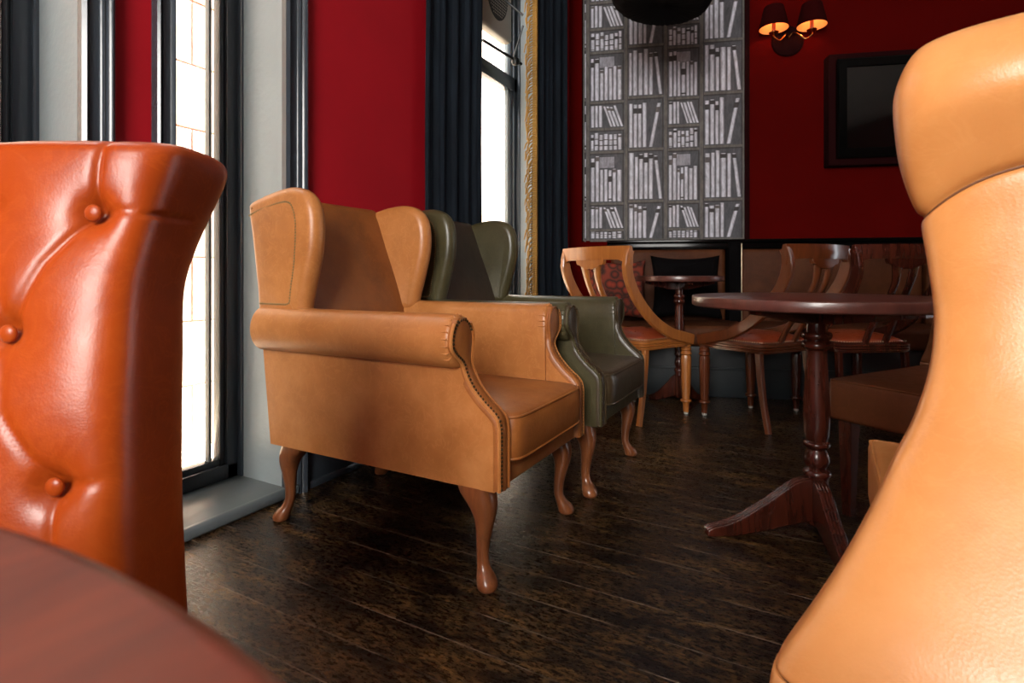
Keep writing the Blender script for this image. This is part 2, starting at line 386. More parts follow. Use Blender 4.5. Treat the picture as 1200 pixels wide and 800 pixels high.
# windows of the left wall
def moulding(bm, y0, y1, z0, z1, x=WX, flip=1):
    """architrave leg between y0 and y1: stepped profile standing off the wall, flip=1 thick bead on the outer side"""
    prof = [(0,.0),(0,.022),(.12,.030),(.20,.022),(.26,.018),(.55,.018),(.60,.024),(.68,.026),(.74,.022),(.80,.032),(.90,.036),(1,.030),(1,0)]
    L = y1-y0
    pr = [((y0+t*L) if flip > 0 else (y1-t*L), d) for t, d in prof]
    loft(bm, [[Vector((x+d, y, z)) for y, d in pr] for z in (z0, z1)])
for k, (a, b_, z) in enumerate(OPEN):
    bm = NB()                      # painted reveals and head lining
    box(bm, GX, WX+.001, a-.002, a+.006, z, TOPZ); box(bm, GX, WX+.001, b_-.006, b_+.002, z, TOPZ); box(bm, GX, WX+.001, a, b_, TOPZ-.006, TOPZ+.002)
    struct('trim_%d' % (k+1), bm, M['reveal'], smooth=False)
    bm = NB(); box(bm, GX-.02, WX+.012, a-.0, b_+.0, 0, z, .006); box(bm, WX-.02, WX+.03, a-.04, b_+.05, 0.0, z-.001, .012, 3)
    struct('window_sill_%d' % (k+1), bm, M['sill'])
    bm = NB(); W_ = (.066, .085, .11)[k]; WL = (.066, .050, .11)[k]
    moulding(bm, b_-.008, b_+W_, 0.0, TOPZ+.1, flip=1); moulding(bm, a-WL, a+.008, 0.0, TOPZ+.1, flip=-1)
    box(bm, WX, WX+.03, a-WL, b_+W_, TOPZ, TOPZ+.1, .006)
    struct('trim_%d' % (k+4), bm, M['slate'])
    # frame
    wn = NB()
    fw = .055
    for (p, q) in ((a, a+fw), (b_-fw, b_)):
        box(wn, GX-.02, GX+.05, p, q, z, TOPZ, .004)
        s = 1 if p == a else -1
        e = q if s > 0 else p
        box(wn, GX-.01, GX+.035, min(e, e+s*.016), max(e, e+s*.016), z, TOPZ, .004)
        box(wn, GX, GX+.075, (p if s > 0 else q-.014), (p+.014 if s > 0 else q), z, TOPZ, .005)
    box(wn, GX-.02, GX+.05, a, b_, z, z+.055, .004); box(wn, GX-.01, GX+.03, a, b_, z+.05, z+.075, .004); box(wn, GX-.02, GX+.05, a, b_, TOPZ-.06, TOPZ, .004)
    if k == 0: box(wn, GX-.02, GX+.03, .60, .632, z, TOPZ, .004)
    if k == 2: box(wn, GX-.02, GX+.05, a, b_, 2.13, 2.23, .006); box(wn, GX-.01, GX+.03, 2.95, 3.0, z, TOPZ, .004)
    wo = struct('window_%d' % (k+1), wn, M['slate'])
    g = NB(); box(g, GX+.006, GX+.010, a+.05, b_-.05, z+.05, TOPZ-.05); obj('glass', g, M['glass'], wo, smooth=False)
    h = NB(); box(h, GX+.0, GX+.026, b_-.110 if k else b_-.06, b_-.099 if k else b_-.052, z+.07, TOPZ-.06, .002)
    obj('glazing_bar', h, M['reveal'], wo)
bm = NB()
for p, q in ((.80, .862), (1.43, 2.31), (3.69, 3.97)):
    box(bm, WX, WX+.018, p, q, 0, .15, .003); box(bm, WX, WX+.026, p, q, 0, .03, .004)
struct('baseboard_left', bm, M['slate'])
# outside: pavement and a limestone building across the lane
bm = NB(); box(bm, -30, -2.06, -12, 14, -.25, -.1); struct('pavement', bm, M['stone'], smooth=False)
bm = NB()
for c in range(30):
    for r in range(10):
        y = -6+c*.55+(.27 if r % 2 else 0)
        box(bm, -3.2, -2.8, y, y+.543, -.1+r*.33, -.1+r*.33+.323, .004, 1)
box(bm, -3.2, -2.804, -6, 10.5, -.1, 3.2)
tag(obj('stone_building', bm, M['stone'], smooth=False), 'sunlit cream limestone block wall seen outside through the window', 'building')

# ------------------------------------------------------------------ wing armchairs
def cabriole(M_, sx, sy, parent, x, y, rear=False):
    """leg standing at (x, y), curving out towards (sx, sy)"""
    keys = [(.2585,.046,.034,.001),(.25,.046,.034,.002),(.225,.040,.033,.005),(.195,.031,.028,.007),(.15,.023,.022,.004),(.105,.0175,.017,0),(.07,.016,.016,-.001),(.048,.018,.018,.003),(.032,.024,.024,.009),(.018,.027,.027,.013),(.006,.026,.026,.014),(0,.021,.021,.014)]
    bm = NB(); rings = []
    for z, rx, ry, o in catmull(keys, 4):
        z = max(0, z)
        cx = x+sx*o*1.5+(-sx*.004); cy = y+sy*o*.9
        if rear: cx = x+sx*(o*1.2)-sx*z*.12
        n = 2.0+2.0*max(0, min(1, (z-.16)/.08))
        rg = []
        for i in range(24):
            a = 2*PI*i/24; c, s = math.cos(a), math.sin(a)
            px = rx*math.copysign(abs(c)**(2/n), c); py = ry*math.copysign(abs(s)**(2/n), s)
            if z > .17: px -= sx*(rx-.02)*.75*min(1, (z-.17)/.07)
            rg.append(Vector((cx+px, cy+py, z)))
        rings.append(rg)
    loft(bm, rings)
    return obj('leg', bm, M_, parent, sharp=60)
def armchair(label, loc, rz, L, D, B):
    t = thing('wing_armchair', label, 'armchair', loc, rz)
    # seat deck and front apron
    bm = NB(); box(bm, -.40, .385, -.25, .25, .262, .314, .006); obj('seat_frame', bm, L, t)
    bm = NB(); box(bm, .36, .416, -.236, .236, .256, .330, .012, 4); obj('apron', bm, L, t)
    # cushion
    bm = NB()
    def ring(z, ins):
        rg = []
        hx, hy = .362-ins, .238-ins; n = 11
        for i in range(96):
            a = 2*PI*(i+.5)/96; c, s = math.cos(a), math.sin(a)
            X = hx*math.copysign(abs(c)**(2/n), c); Y = hy*math.copysign(abs(s)**(2/n), s)
            rg.append(Vector((.088+X, Y, z)))
        return rg
    zs = [(.317,.03),(.318,.012),(.322,.004),(.332,-.001),(.36,-.004),(.395,-.005),(.418,-.003),(.43,.001),(.438,.006),(.443,.014)]
    rings = [ring(z, i) for z, i in zs]
    for k in range(1, 12):
        f = 1-k/12.0; rings.append([Vector((.088+(p.x-.088)*f, p.y*f, .443+.022*(1-f*f))) for p in rings[9]])
    loft(bm, rings)
    sc_ = obj('seat_cushion', bm, D, t, sharp=80)
    for z, i in ((.434, .0015), (.328, -.001)):
        bm = NB(); tube(bm, ring(z, i)+[], .0035, 6, closed=True); obj('piping', bm, D, sc_)
    # backrest
    bm = NB()
    out = [(-.20,.40),(-.245,.50),(-.285,.62),(-.33,.76),(-.385,.90),(-.43,1.02),(-.45,1.052),(-.485,1.06),(-.515,1.03),(-.50,.90),(-.47,.72),(-.455,.57),(-.425,.40),(-.415,.262),(-.385,.262),(-.30,.32)]
    puffy(bm, out, -.25, .25, .012, sub=4)
    back = obj('backrest', bm, B, t, sharp=60)
    for sy in (-1, 1):
        S = lambda p: Vector((p.x, p.y*sy, p.z))
        # wing
        def flare(p):
            k = max(0, (p.x+.42)/.22); return Vector((p.x, (p.y+.010*k)*sy, p.z))
        bm = NB()
        wing = [(-.270,.66),(-.246,.72),(-.222,.80),(-.203,.88),(-.200,.955),(-.214,1.015),(-.250,1.053),(-.31,1.070),(-.38,1.066),(-.45,1.052),(-.51,1.034),(-.518,1.0),(-.50,.90),(-.478,.76),(-.458,.66),(-.36,.66)]
        puffy(bm, wing, .226, .292, .030, seg=7, sub=6, fn=flare)
        wg = obj('wing', bm, L, t, sharp=80)
        bm = NB(); path = catmull([(-.500,.990),(-.44,1.008),(-.35,1.022),(-.305,1.018),(-.283,.985),(-.276,.93),(-.284,.83),(-.298,.76),(-.305,.712)], 8)+[(-.32,.706),(-.452,.706)]
        for p in resample([(x, .292, z) for x, z in path], .0088):
            q = flare(p); nail(bm, q, (0, sy, 0), .0044)
        obj('nail_trim', bm, M['brassdark'], wg)
        # outer side panel
        bm = NB()
        rings = []
        for i in range(25):             # columns from back to front, gently crowned
            u = i/24; x0 = -.418+u*(.418+.412)
            zt_ = .60 if x0 < .29 else .60-(x0-.29)/.122*.155-.022*math.sin(PI*min(1, (x0-.29)/.122))
            col = []
            for q in range(9):
                v = q/8; z = .2575+(zt_-.2575)*v; x = x0-(1-u)*.037*min(1, v*1.1)
                col.append(Vector((x, (.2765+.006*math.sin(PI*v)*math.sin(PI*min(1, u*1.02))**.5)*sy, z)))
            col += [Vector((col[-1].x, .240*sy, zt_)), Vector((col[0].x, .240*sy, .2575))]
            rings.append(col)
        loft(bm, rings)
        obj('side_panel', bm, L, t, sharp=50)
        # rolled arm
        bm = NB(); rings = []
        def arm(x, k=1, zr=0):
            pr = []; cy, cz = .280, .628
            pr.append((.262,.565))
            for i in range(0, 25):
                a = -PI*.60+i/24*PI*1.60-0.0
                # from lower outside round over the top to the inner side
                ang = math.radians(-105+i/24*255)
                ry, rz_ = (.054*k, .070*k)
                pr.append((cy+ry*math.cos(ang), cz+zr+rz_*math.sin(ang)))
            pr += [(.228,.60),(.230,.50),(.234,.42),(.236,.34),(.255,.34),(.258,.45)]
            return [Vector((x, y*sy, z)) for y, z in pr]
        n = 26
        for i in range(n+1):
            x = -.440+i/n*(.298+.440); u = i/n
            rings.append(arm(x, 1-.03*math.sin(u*PI), 0))
        rings.append(arm(.306, .975)); rings.append(arm(.311, .90)); rings.append(arm(.312, .78))
        loft(bm, rings)
        ar = obj('arm', bm, L, t, sharp=70)
        # gathered front rim round the roll
        bm = NB()
        for i in range(15):
            a = math.radians(-40+i*16)
            p0 = Vector((.285, (.280+.053*math.cos(a)), .628+.067*math.sin(a))); p1 = Vector((.3125, .282+.047*math.cos(a), .628+.055*math.sin(a)))
            tube(bm, [S(p0), S(Vector((.305, .280+.055*math.cos(a), .628+.069*math.sin(a)))), S(p1)], [.001,.0026,.001], 6)
        obj('gathers', bm, L, ar)
        # front facing: roll disc flowing down the post
        post = catmull([(.318,.688),(.319,.64),(.319,.59),(.322,.553),(.344,.512),(.376,.478),(.412,.447),(.424,.42),(.425,.35),(.425,.262)], 8)
        rings = []
        for i, (x, z) in enumerate(post):
            if z > .56:
                a = max(-1, min(1, (z-.628)/.064)); hw = max(.002, .050*math.sqrt(max(0, 1-a*a))); c = .284
                lo, hi = c-hw, c+hw
                if z < .605:
                    q = min(1, (.605-z)/.04); lo = lo+(.239-lo)*q; hi = hi+(.279-hi)*q
            else:
                lo, hi = .238, .279
            rings.append((x, z, lo, hi))
        # soften the jump of the neck
        rr = []
        for i, r in enumerate(rings):
            a = rings[max(0, i-2):i+3]; rr.append((r[0], r[1], sum(q[2] for q in a)/len(a), sum(q[3] for q in a)/len(a)))
        bm = NB(); secs = []
        for i, (x, z, lo, hi) in enumerate(rr):
            tx, tz = rr[min(len(rr)-1, i+1)][0]-rr[max(0, i-1)][0], rr[min(len(rr)-1, i+1)][1]-rr[max(0, i-1)][1]
            L_ = math.hypot(tx, tz) or 1; nx, nz = -tz/L_, tx/L_
            sec = []
            for u, d in ((0,-.045),(0,0),(.12,.005),(.35,.007),(.65,.007),(.88,.005),(1,0),(1,-.045)):
                dd = d if d >= 0 else (-.016 if z < .53 else -.008)
                sec.append(Vector((x+nx*dd, (lo+(hi-lo)*u)*sy, z+nz*dd)))
            secs.append(sec)
        loft(bm, secs)
        fc = obj('facing', bm, D, t, sharp=60)
        bm = NB(); tube(bm, [(x+.006, (lo+.001)*sy, z+.002) for x, z, lo, hi in rr[3:]], .0042, 6); obj('piping', bm, D, fc)
        bm = NB(); tube(bm, [(x+.003, (hi+.002)*sy, z+.001) for x, z, lo, hi in rr[3:]], .0048, 6); obj('piping', bm, L, fc)
        bm = NB()
        outer = [(x+.006, hi-.006, z+.002) for x, z, lo, hi in rr[2:]]
        top = [(.325, .284+.044*math.cos(a), .628+.056*math.sin(a)) for a in [math.radians(d) for d in range(150, 20, -12)]]
        for p in resample(top+outer, .0100): nail(bm, S(p), (1, .5*sy, .1), .0040)
        obj('nail_trim', bm, M['nail'], fc)
        cabriole(M['leg'], 1, sy, t, .362, .243*sy)
        cabriole(M['leg'], -1, sy, t, -.400, .225*sy, rear=True)
    return t
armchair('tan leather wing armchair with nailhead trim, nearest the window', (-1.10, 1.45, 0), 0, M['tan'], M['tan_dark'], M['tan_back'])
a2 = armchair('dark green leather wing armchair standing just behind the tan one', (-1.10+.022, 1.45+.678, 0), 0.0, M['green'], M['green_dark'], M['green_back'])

# ------------------------------------------------------------------ scroll-back chairs
def scroll_chair(label, loc, rz, L, keys, seat, legm, tuft=None, seams=(), dip=.0, cols=64, rows=5, nexp=3.6, seat_taper=0.0):
    """keys: (z, half width, centre y, half depth) of the back from the bottom up; faces +y"""
    t = thing('scroll_back_chair', label, 'chair', loc, rz)
    K = catmull(keys, rows)
    bm = NB(); rings = []
    zt = max(k[0] for k in keys)
    for z, hw, yc, hd in K:
        rg = []
        for i in range(cols):
            if tuft:
                # denser columns over the front
                u = i/cols; a = (u*1.25*PI-.125*PI) if u < .8 else (PI*.875+ (u-.8)/.2*PI*1.25-.0)
                a = -.03*PI+u/.8*1.06*PI if u < .8 else 1.03*PI+(u-.8)/.2*.94*PI
            else: a = 2*PI*i/cols
            c, s = math.cos(a), math.sin(a)
            if tuft and s > 0: x = hw*math.copysign(abs(c)**(2/5.0), c); y = hd*abs(s)**(2/5.0)
            else: x = hw*math.copysign(abs(c)**(2/nexp), c); y = hd*math.copysign(abs(s)**(2/nexp), s)
            zz = z
            if dip:
                wdw = math.exp(-((z-dip[1])/(.085 if z > dip[1] else .15))**2); zz = z-dip[0]*wdw*(abs(x/hw)**4.5 if hw > 1e-6 else 0)
            p = Vector((x, yc+y, zz))
            if tuft and s > 0: p = tuft(p, hw, hd)
            rg.append(p)
        rings.append(rg)
    loft(bm, rings)
    bk = obj('backrest', bm, L, t, sharp=0)
    for z in seams:
        # nearest ring -> a sewn seam lying in the pinch
        j = min(range(len(K)), key=lambda q: abs(K[q][0]-z))
        bm = NB(); c = Vector((0, K[j][2], 0))
        tube(bm, [Vector((p.x*.997, K[j][2]+(p.y-K[j][2])*.99, p.z)) for p in rings[j]], .0016, 6, closed=True)
        obj('seam', bm, M['thread'], bk)
    x0, y0, y1, z0, z1 = seat
    bm = NB(); box(bm, -x0, x0, y0, y1, z0, z1, .016, 4)
    tp = lambda y: 1-seat_taper*(y1-y)/(y1-y0)
    for v in bm.verts: v.co.x *= tp(v.co.y)
    st = obj('seat', bm, L, t, sharp=60)
    bm = NB(); e = .004
    tube(bm, [(-x0+e,y0+.02,z1-e),(-x0+e,y1-.012,z1-e),(-x0+.012,y1-e,z1-e),(x0-.012,y1-e,z1-e),(x0-e,y1-.012,z1-e),(x0-e,y0+.02,z1-e)], .0030, 6)
    for v in bm.verts: v.co.x *= tp(v.co.y)
    obj('piping', bm, L, st)
    for sx in (-1, 1):
        for sy in (-1, 1):
            bm = NB(); yy = (y1-.045) if sy > 0 else (y0+.05)
            xx = sx*(x0-.045)*tp(yy); k = 0 if sy > 0 else -.05
            loft(bm, [[Vector((xx+a*h, yy+o+b_*h, z)) for a, b_ in ((-1,-1),(1,-1),(1,1),(-1,1))] for z, h, o in ((0,.014,k),(.15,.018,k*.5),(z0+.01,.023,0))])
            obj('leg', bm, legm, t, smooth=False)
    return t
# pale chair on the right, seen from behind
RK = [(.30,.292,-.375,.045),(.38,.303,-.372,.050),(.447,.300,-.362,.050),(.454,.294,-.360,.046),(.461,.295,-.356,.049),(.503,.271,-.338,.047),(.539,.251,-.316,.046),(.586,.229,-.288,.044),(.63,.212,-.262,.042),(.667,.197,-.240,.040),(.718,.185,-.218,.038),(.78,.181,-.203,.038),(.85,.186,-.198,.041),(.893,.191,-.198,.043),(.902,.188,-.198,.040),(.910,.196,-.202,.048),(.940,.208,-.210,.060),(.965,.213,-.216,.067),(.99,.214,-.216,.064),(1.015,.204,-.213,.052),(1.03,.188,-.21,.036),(1.037,.15,-.208,.018),(1.039,.05,-.208,.004)]
scroll_chair('pale tan leather scroll-back chair at far right, seen from behind', (.3146, .866, 0), math.radians(-7.5), M['pale'], RK, (.268, -.33, .36, .365, .485), M['mahog'], seams=(.454, .902), dip=(.045, .90), cols=96, rows=6, seat_taper=.28)
# mid brown chair behind it
mx_, my_ = cw(1.451, 1.75)
fa = cang(208)            # faces back towards the camera's left
scroll_chair('dark brown leather scroll-back chair tucked against the big round table', (mx_, my_, 0), fa-PI/2, M['brown'], RK, (.268, -.33, .30, .315, .45), M['mahog'], seams=(.454, .902), dip=(.045, .90), cols=48, rows=3)
# chestnut chair at the left with deep buttoning
BT = [(.122,.862),(-.122,.862),(0,.862),(.061,.742),(-.061,.742),(0,.603),(.127,.603),(-.127,.603)]
def segd(px, pz, a, b):
    dx, dz = b[0]-a[0], b[1]-a[1]; L = dx*dx+dz*dz; u = max(0, min(1, ((px-a[0])*dx+(pz-a[1])*dz)/L))
    return math.hypot(px-a[0]-u*dx, pz-a[1]-u*dz), u
FOLDS = []
for s in (-1, 1):
    FOLDS += [((s*.122,.862),(s*.126,1.0),1.0), ((s*.122,.862),(s*.087,.81),1.0), ((s*.087,.81),(s*.061,.742),1.0), ((0,.862),(s*.036,.81),1.0), ((s*.036,.81),(s*.061,.742),1.0),
              ((s*.061,.742),(s*.078,.67),.6), ((s*.078,.67),(s*.127,.603),.8), ((s*.061,.742),(0,.603),.5), ((s*.127,.603),(s*.22,.612),.9), ((s*.127,.603),(s*.142,.50),.8),
              ((s*.122,.862),(s*.16,.866),.6), ((s*.16,.866),(s*.22,.864),.45)]
FOLDS += [((0,.862),(0,1.0),1.0), ((0,.603),(0,.48),.7)]
def tuft(p, hw, hd):
    d = 0
    for bx, bz in BT:
        r2 = (p.x-bx)**2+(p.z-bz)**2; d += .014*math.exp(-r2/(.015**2))+.007*math.exp(-r2/(.038**2))
    f = 0
    for a, b_, k in FOLDS:
        q, u = segd(p.x, p.z, a, b_)
        if q < .08: f = max(f, k*(.0030*math.exp(-(q/.0045)**2)+.0028*math.exp(-(q/.013))))
    edge = max(0, 1-(abs(p.x)/max(hw, 1e-4))**4)
    return Vector((p.x*(1-.018*math.exp(-((p.z-.862)/.0035)**2)*(abs(p.x)/max(hw, 1e-4))**6), p.y-(d+f)*min(1, edge*1.6+.12), p.z))
LK = [(.26,.192,-.24,.07),(.38,.192,-.24,.075),(.48,.190,-.235,.078),(.56,.186,-.235,.08),(.64,.179,-.245,.08),(.71,.174,-.255,.078),(.78,.168,-.268,.075),(.825,.169,-.284,.079),(.865,.175,-.299,.085),(.898,.182,-.310,.090),(.920,.186,-.317,.092),(.933,.186,-.319,.088),(.941,.180,-.320,.074),(.944,.163,-.32,.05),(.945,.05,-.32,.008)]
cx_, cy_ = cw(-.556, .338)
t = scroll_chair('chestnut leather scroll-back chair with deep buttons at far left', (cx_, cy_, 0), cang(268)-PI/2, M['orange'], LK, (.20, -.17, .26, .28, .395), M['mahog'], tuft=tuft, cols=260, rows=16)
for bx, bz in BT:
    bm = NB(); prof = [(.0001,-.001),(.0065,-.0015),(.0088,.0005),(.0091,.002),(.0075,.0040),(.004,.0052),(.0001,.0056)]
    yb = -.238+.079-.019 if bz < .7 else (-.258+.077-.019 if bz < .8 else -.294+.084-.019)
    Mx = Matrix.Translation((bx, yb+.002, bz)) @ Matrix.Rotation(-PI/2, 4, 'X')
    lathe(bm, prof, 24, M=Mx); obj('button', bm, M['orange'], t, sharp=0)

# ------------------------------------------------------------------ pedestal tables
def pedestal_table(label, loc, r, ztop, th, feet, topm, wm, thin=1.0, footlen=.35, group=None):
    t = thing('pedestal_table', label, 'table', loc, 0, group)
    bm = NB(); e = .006
    lathe(bm, [(.01,ztop-th),(r-.006,ztop-th),(r-.001,ztop-th+.003),(r,ztop-th+.006),(r,ztop-.004),(r-.0015,ztop-.001),(r-.005,ztop),(.01,ztop)], 128)
    obj('tabletop', bm, topm, t, sharp=50)
    bm = NB(); H = ztop-th
    for a in (feet[0]+.5, feet[0]+.5+PI/2):
        Mx = Matrix.Rotation(a, 4, 'Z')
        P = [(-r*.82,H),(-r*.82,H-.014),(-.06,H-.05),(.06,H-.05),(r*.82,H-.014),(r*.82,H)]
        loft(bm, [[Mx @ Vector((x, y, z)) for x, z in P] for y in (-.02, .02)])
    obj('bearer', bm, wm, t, smooth=False)
    k = thin; q = (H-.04)/.65
    prof = [(.030,.69),(.030,.615),(.040,.611),(.043,.602),(.040,.593),(.034,.588),(.041,.582),(.044,.573),(.041,.565),(.031,.560),(.029,.545),(.032,.48),(.037,.40),(.038,.35),(.035,.30),(.030,.282),(.036,.278),(.038,.270),(.034,.264),(.026,.256),(.031,.247),(.036,.232),(.036,.218),(.030,.205),(.026,.198),(.036,.192),(.040,.183),(.037,.175),(.033,.170),(.033,.040),(.028,.036)]
    bm = NB(); lathe(bm, [(a*k, min(z*q, H-.02)) for a, z in catmull(prof, 2)], 40); obj('pedestal', bm, wm, t, sharp=55)
    up = [(.0,.172),(.05,.168),(.085,.155),(.115,.135),(.155,.108),(.20,.082),(.25,.054),(.30,.036),(.335,.028),(.352,.020)]
    lo = [(.356,.008),(.345,0),(.28,0),(.23,.006),(.17,.016),(.10,.030),(.04,.040),(.0,.042)]
    for a in feet:
        bm = NB(); Mx = Matrix.Rotation(a, 4, 'Z'); fs = footlen/.356
        P = [(s*fs, z) for s, z in catmull(up, 3)+catmull(lo, 3)]
        puffy(bm, P, -.019*k, .019*k, .005, smooth=False, seg=3, fn=lambda p: Mx @ p)
        for g in (-.009, 0, .009):
            tube(bm, [Mx @ Vector((s*fs+.001, g*k, z+.0005)) for s, z in catmull(up, 3)], .0030*k, 6)
        obj('leg', bm, wm, t, sharp=60)
    return t
tx, ty = cw(.943, 1.70)
pedestal_table('large round dark mahogany pedestal table with turned column', (tx, ty, 0), .367, .731, .032, [cang(182), cang(257), cang(60)], M['mahog_top'], M['mahog'])
fx, fy = cw(1.045, 3.43)
pedestal_table('small round pedestal table in front of the leather bench', (fx, fy, 0), .262, .789, .034, [cang(150), cang(30), cang(270)], M['mahog_top'], M['mahog'], thin=.8, footlen=.19)
nx_, ny_ = cw(-.262, -.205)
pedestal_table('red-brown wooden table in the bottom left corner, close up', (nx_, ny_, 0), .370, .737, .03, [cang(100), cang(220), cang(340)], M['near_top'], M['mahog'])

# ------------------------------------------------------------------ open-back wooden chairs
def klismos(label, loc, rz, wm, sm, group=None):
    t = thing('dining_chair', label, 'chair', loc, rz, group)
    hw = .205
    # seat frame with reeded rails, rounded in front
    bm = NB()
    out = []
    for i in range(48):
        a = 2*PI*i/48; c, s = math.cos(a), math.sin(a); n = 5 if s > 0 else 8
        out.append((hw*math.copysign(abs(c)**(2/n), c)*(1 if s > 0 else .93), .0+.205*math.copysign(abs(s)**(2/n), s)))
    prof = [(0,.372),(.0,.376),(.006,.380),(.006,.386),(0,.389),(.006,.392),(.006,.398),(0,.401),(.006,.404),(.006,.412),(.0,.416),(-.01,.420)]
    loft(bm, [[Vector((x*(1+d/.2), y*(1+d/.2), z)) for x, y in out] for d, z in prof]); obj('seat_frame', bm, wm, t, sharp=30)
    bm = NB(); rings = []
    for k in range(11):
        f = 1-k/11; zz = .416+.040*(1-f**3) if k else .416
        rings.append([Vector((x*.95*(f if k else 1), y*.95*(f if k else 1), zz+(0.006 if k else 0))) for x, y in out])
    loft(bm, rings); pad = obj('seat', bm, sm, t, sharp=0)
    bm = NB()
    for p in resample([(x*.965, y*.965, .424) for x, y in out+out[:1]], .012): nail(bm, p, (p.x, p.y, 0), .0036)
    obj('nail_trim', bm, M['brassnail'], pad)
    for sx in (-1, 1):
        bm = NB()
        pr = [(r_*1.3, z_) for r_, z_ in [(.021,.40),(.021,.365),(.016,.362),(.020,.355),(.022,.348),(.018,.342),(.020,.335),(.023,.326),(.018,.318),(.021,.30),(.020,.22),(.017,.12),(.015,.082),(.021,.078),(.022,.070),(.016,.064),(.013,.055),(.011,.012)]]
        rings = []
        for r, z in pr:
            fl = .32 > z > .09
            rings.append([Vector((sx*.175+(r-(.0022 if fl and i % 3 == 0 else 0))*math.cos(2*PI*i/36), .165+(r-(.0022 if fl and i % 3 == 0 else 0))*math.sin(2*PI*i/36), z)) for i in range(36)])
        loft(bm, rings); lg = obj('leg', bm, wm, t, sharp=50)
        bm = NB(); lathe(bm, [(.011,.0),(.012,.002),(.012,.013),(.010,.014)], 16, (sx*.175, .165, 0)); obj('glide', bm, M['cup_grey'], lg)
        bm = NB(); bar(bm, catmull([(sx*.170,-.165,.40),(sx*.172,-.175,.28),(sx*.175,-.195,.14),(sx*.178,-.225,.0)], 5), .026, [.036-.012*i/15 for i in range(16)]); obj('leg', bm, wm, t)
        # sabre stile sweeping from the top rail down to the front of the seat
        P = catmull([(sx*.213,-.335,.870),(sx*.210,-.350,.815),(sx*.205,-.330,.73),(sx*.203,-.265,.63),(sx*.203,-.15,.525),(sx*.204,-.02,.455),(sx*.205,.09,.425),(sx*.205,.175,.405)], 5)
        bm = NB(); bar(bm, P, .026, [.046]*6+[.056]*(len(P)-6)); obj('stile', bm, wm, t)
    bm = NB(); rings = []
    for i in range(17):
        u = -1+i/8; x = u*.226; y = -.338-.040*(1-u*u); dz = .006*(1-u*u); lo = .925-(.028 if abs(u) > .82 else 0)
        lo = .825-.030*max(0, (abs(u)-.72)/.28)**1.5
        rings.append([Vector((x, y+d, z)) for d, z in ((-.012,lo),(.010,lo),(.012,.85),(.004,.888+dz*.3),(-.014,.890+dz*.3),(-.016,.85))])
    loft(bm, rings); obj('top_rail', bm, wm, t, sharp=50)
    bm = NB()
    blk = [(-.092,.835),(-.092,.815),(-.086,.802),(-.070,.800),(-.056,.790),(-.034,.784),(-.012,.778),(0,.782),(.012,.778),(.034,.784),(.056,.790),(.070,.800),(.086,.802),(.092,.815),(.092,.835)]
    loft(bm, [[Vector((x, y-.02*0, z)) for x, z in blk] for y in (-.385, -.365)])
    for sx in (-1, 1):
        Q = catmull([(sx*.042,-.375,.80),(sx*.036,-.355,.71),(sx*.038,-.295,.60),(sx*.050,-.23,.50),(sx*.05,-.19,.42)], 5)
        bar(bm, Q, [.046-.016*min(1, i/5) for i in range(6)]+[.030]*(len(Q)-6), .016)
    obj('splat', bm, wm, t, sharp=50)
    return t
def place_k(label, Xr, Zr, fdeg, wm, sm):
    """seat centre at (Xr, Zr) from the camera; faces the plan bearing fdeg"""
    x, y = cw(Xr, Zr); o = klismos(label, (x, y, 0), cang(fdeg)-PI/2, wm, sm); o.scale = (1.08, 1.08, 1.06); return o
k1 = place_k('blond wooden dining chair with open splat and red leather seat', .740, 3.185, 38, M['blond'], M['redseat'])
k2 = place_k('dark wooden dining chair half under the big round table', 1.342, 3.045, 117, M['cherry'], M['redseat'])
k3 = place_k('dark wooden dining chair against the bench, right of the column', 1.87, 3.06, 95, M['mahog'], M['redseat'])

# ------------------------------------------------------------------ bench along the back wall
bt = thing('bench', 'long brown leather bench with dark plinth under the book wallpaper', 'bench', BW(0, 0))
bt.rotation_euler = (0, 0, math.atan2(wdir.y, wdir.x))
def LB(bm, s0, s1, o0, o1, z0, z1, bev=0.0, seg=3): box(bm, s0, s1, -o1, -o0, z0, z1, bev, seg)
S0, S1 = .34, 4.1
bm = NB(); LB(bm, S0, S1, .0, .56, .0, .33, .004); LB(bm, S0, S1, .0, .575, .18, .195, .003); obj('plinth', bm, M['plinth'], bt)
bm = NB(); LB(bm, S0-.02, S1, .0, .13, 1.028, 1.052, .004); LB(bm, S0-.02, S1, .0, .11, .98, 1.028, .003); obj('top_rail', bm, M['black'], bt)
s = S0
for i, (a, b_) in enumerate(((S0+.01, 1.17), (1.27, 2.45), (2.47, 3.30), (3.32, 4.08))):
    bm = NB(); LB(bm, a, b_, .01, .115, .44, .985, .035, 5); obj('back_cushion', bm, M['bench'], bt)
    bm = NB(); LB(bm, a if i else a, b_ if i != 0 else 1.26, .08, .60, .33, .465, .035, 5); obj('seat_cushion', bm, M['bench'], bt)
bm = NB(); LB(bm, 1.185, 1.265, .0, .16, .33, 1.03, .006); pp = obj('divider', bm, M['matblack'], bt)
bm = NB(); LB(bm, 1.262, 1.270, .02, .168, .33, 1.02, .003); obj('metal_edge', bm, M['brassnail'], pp)

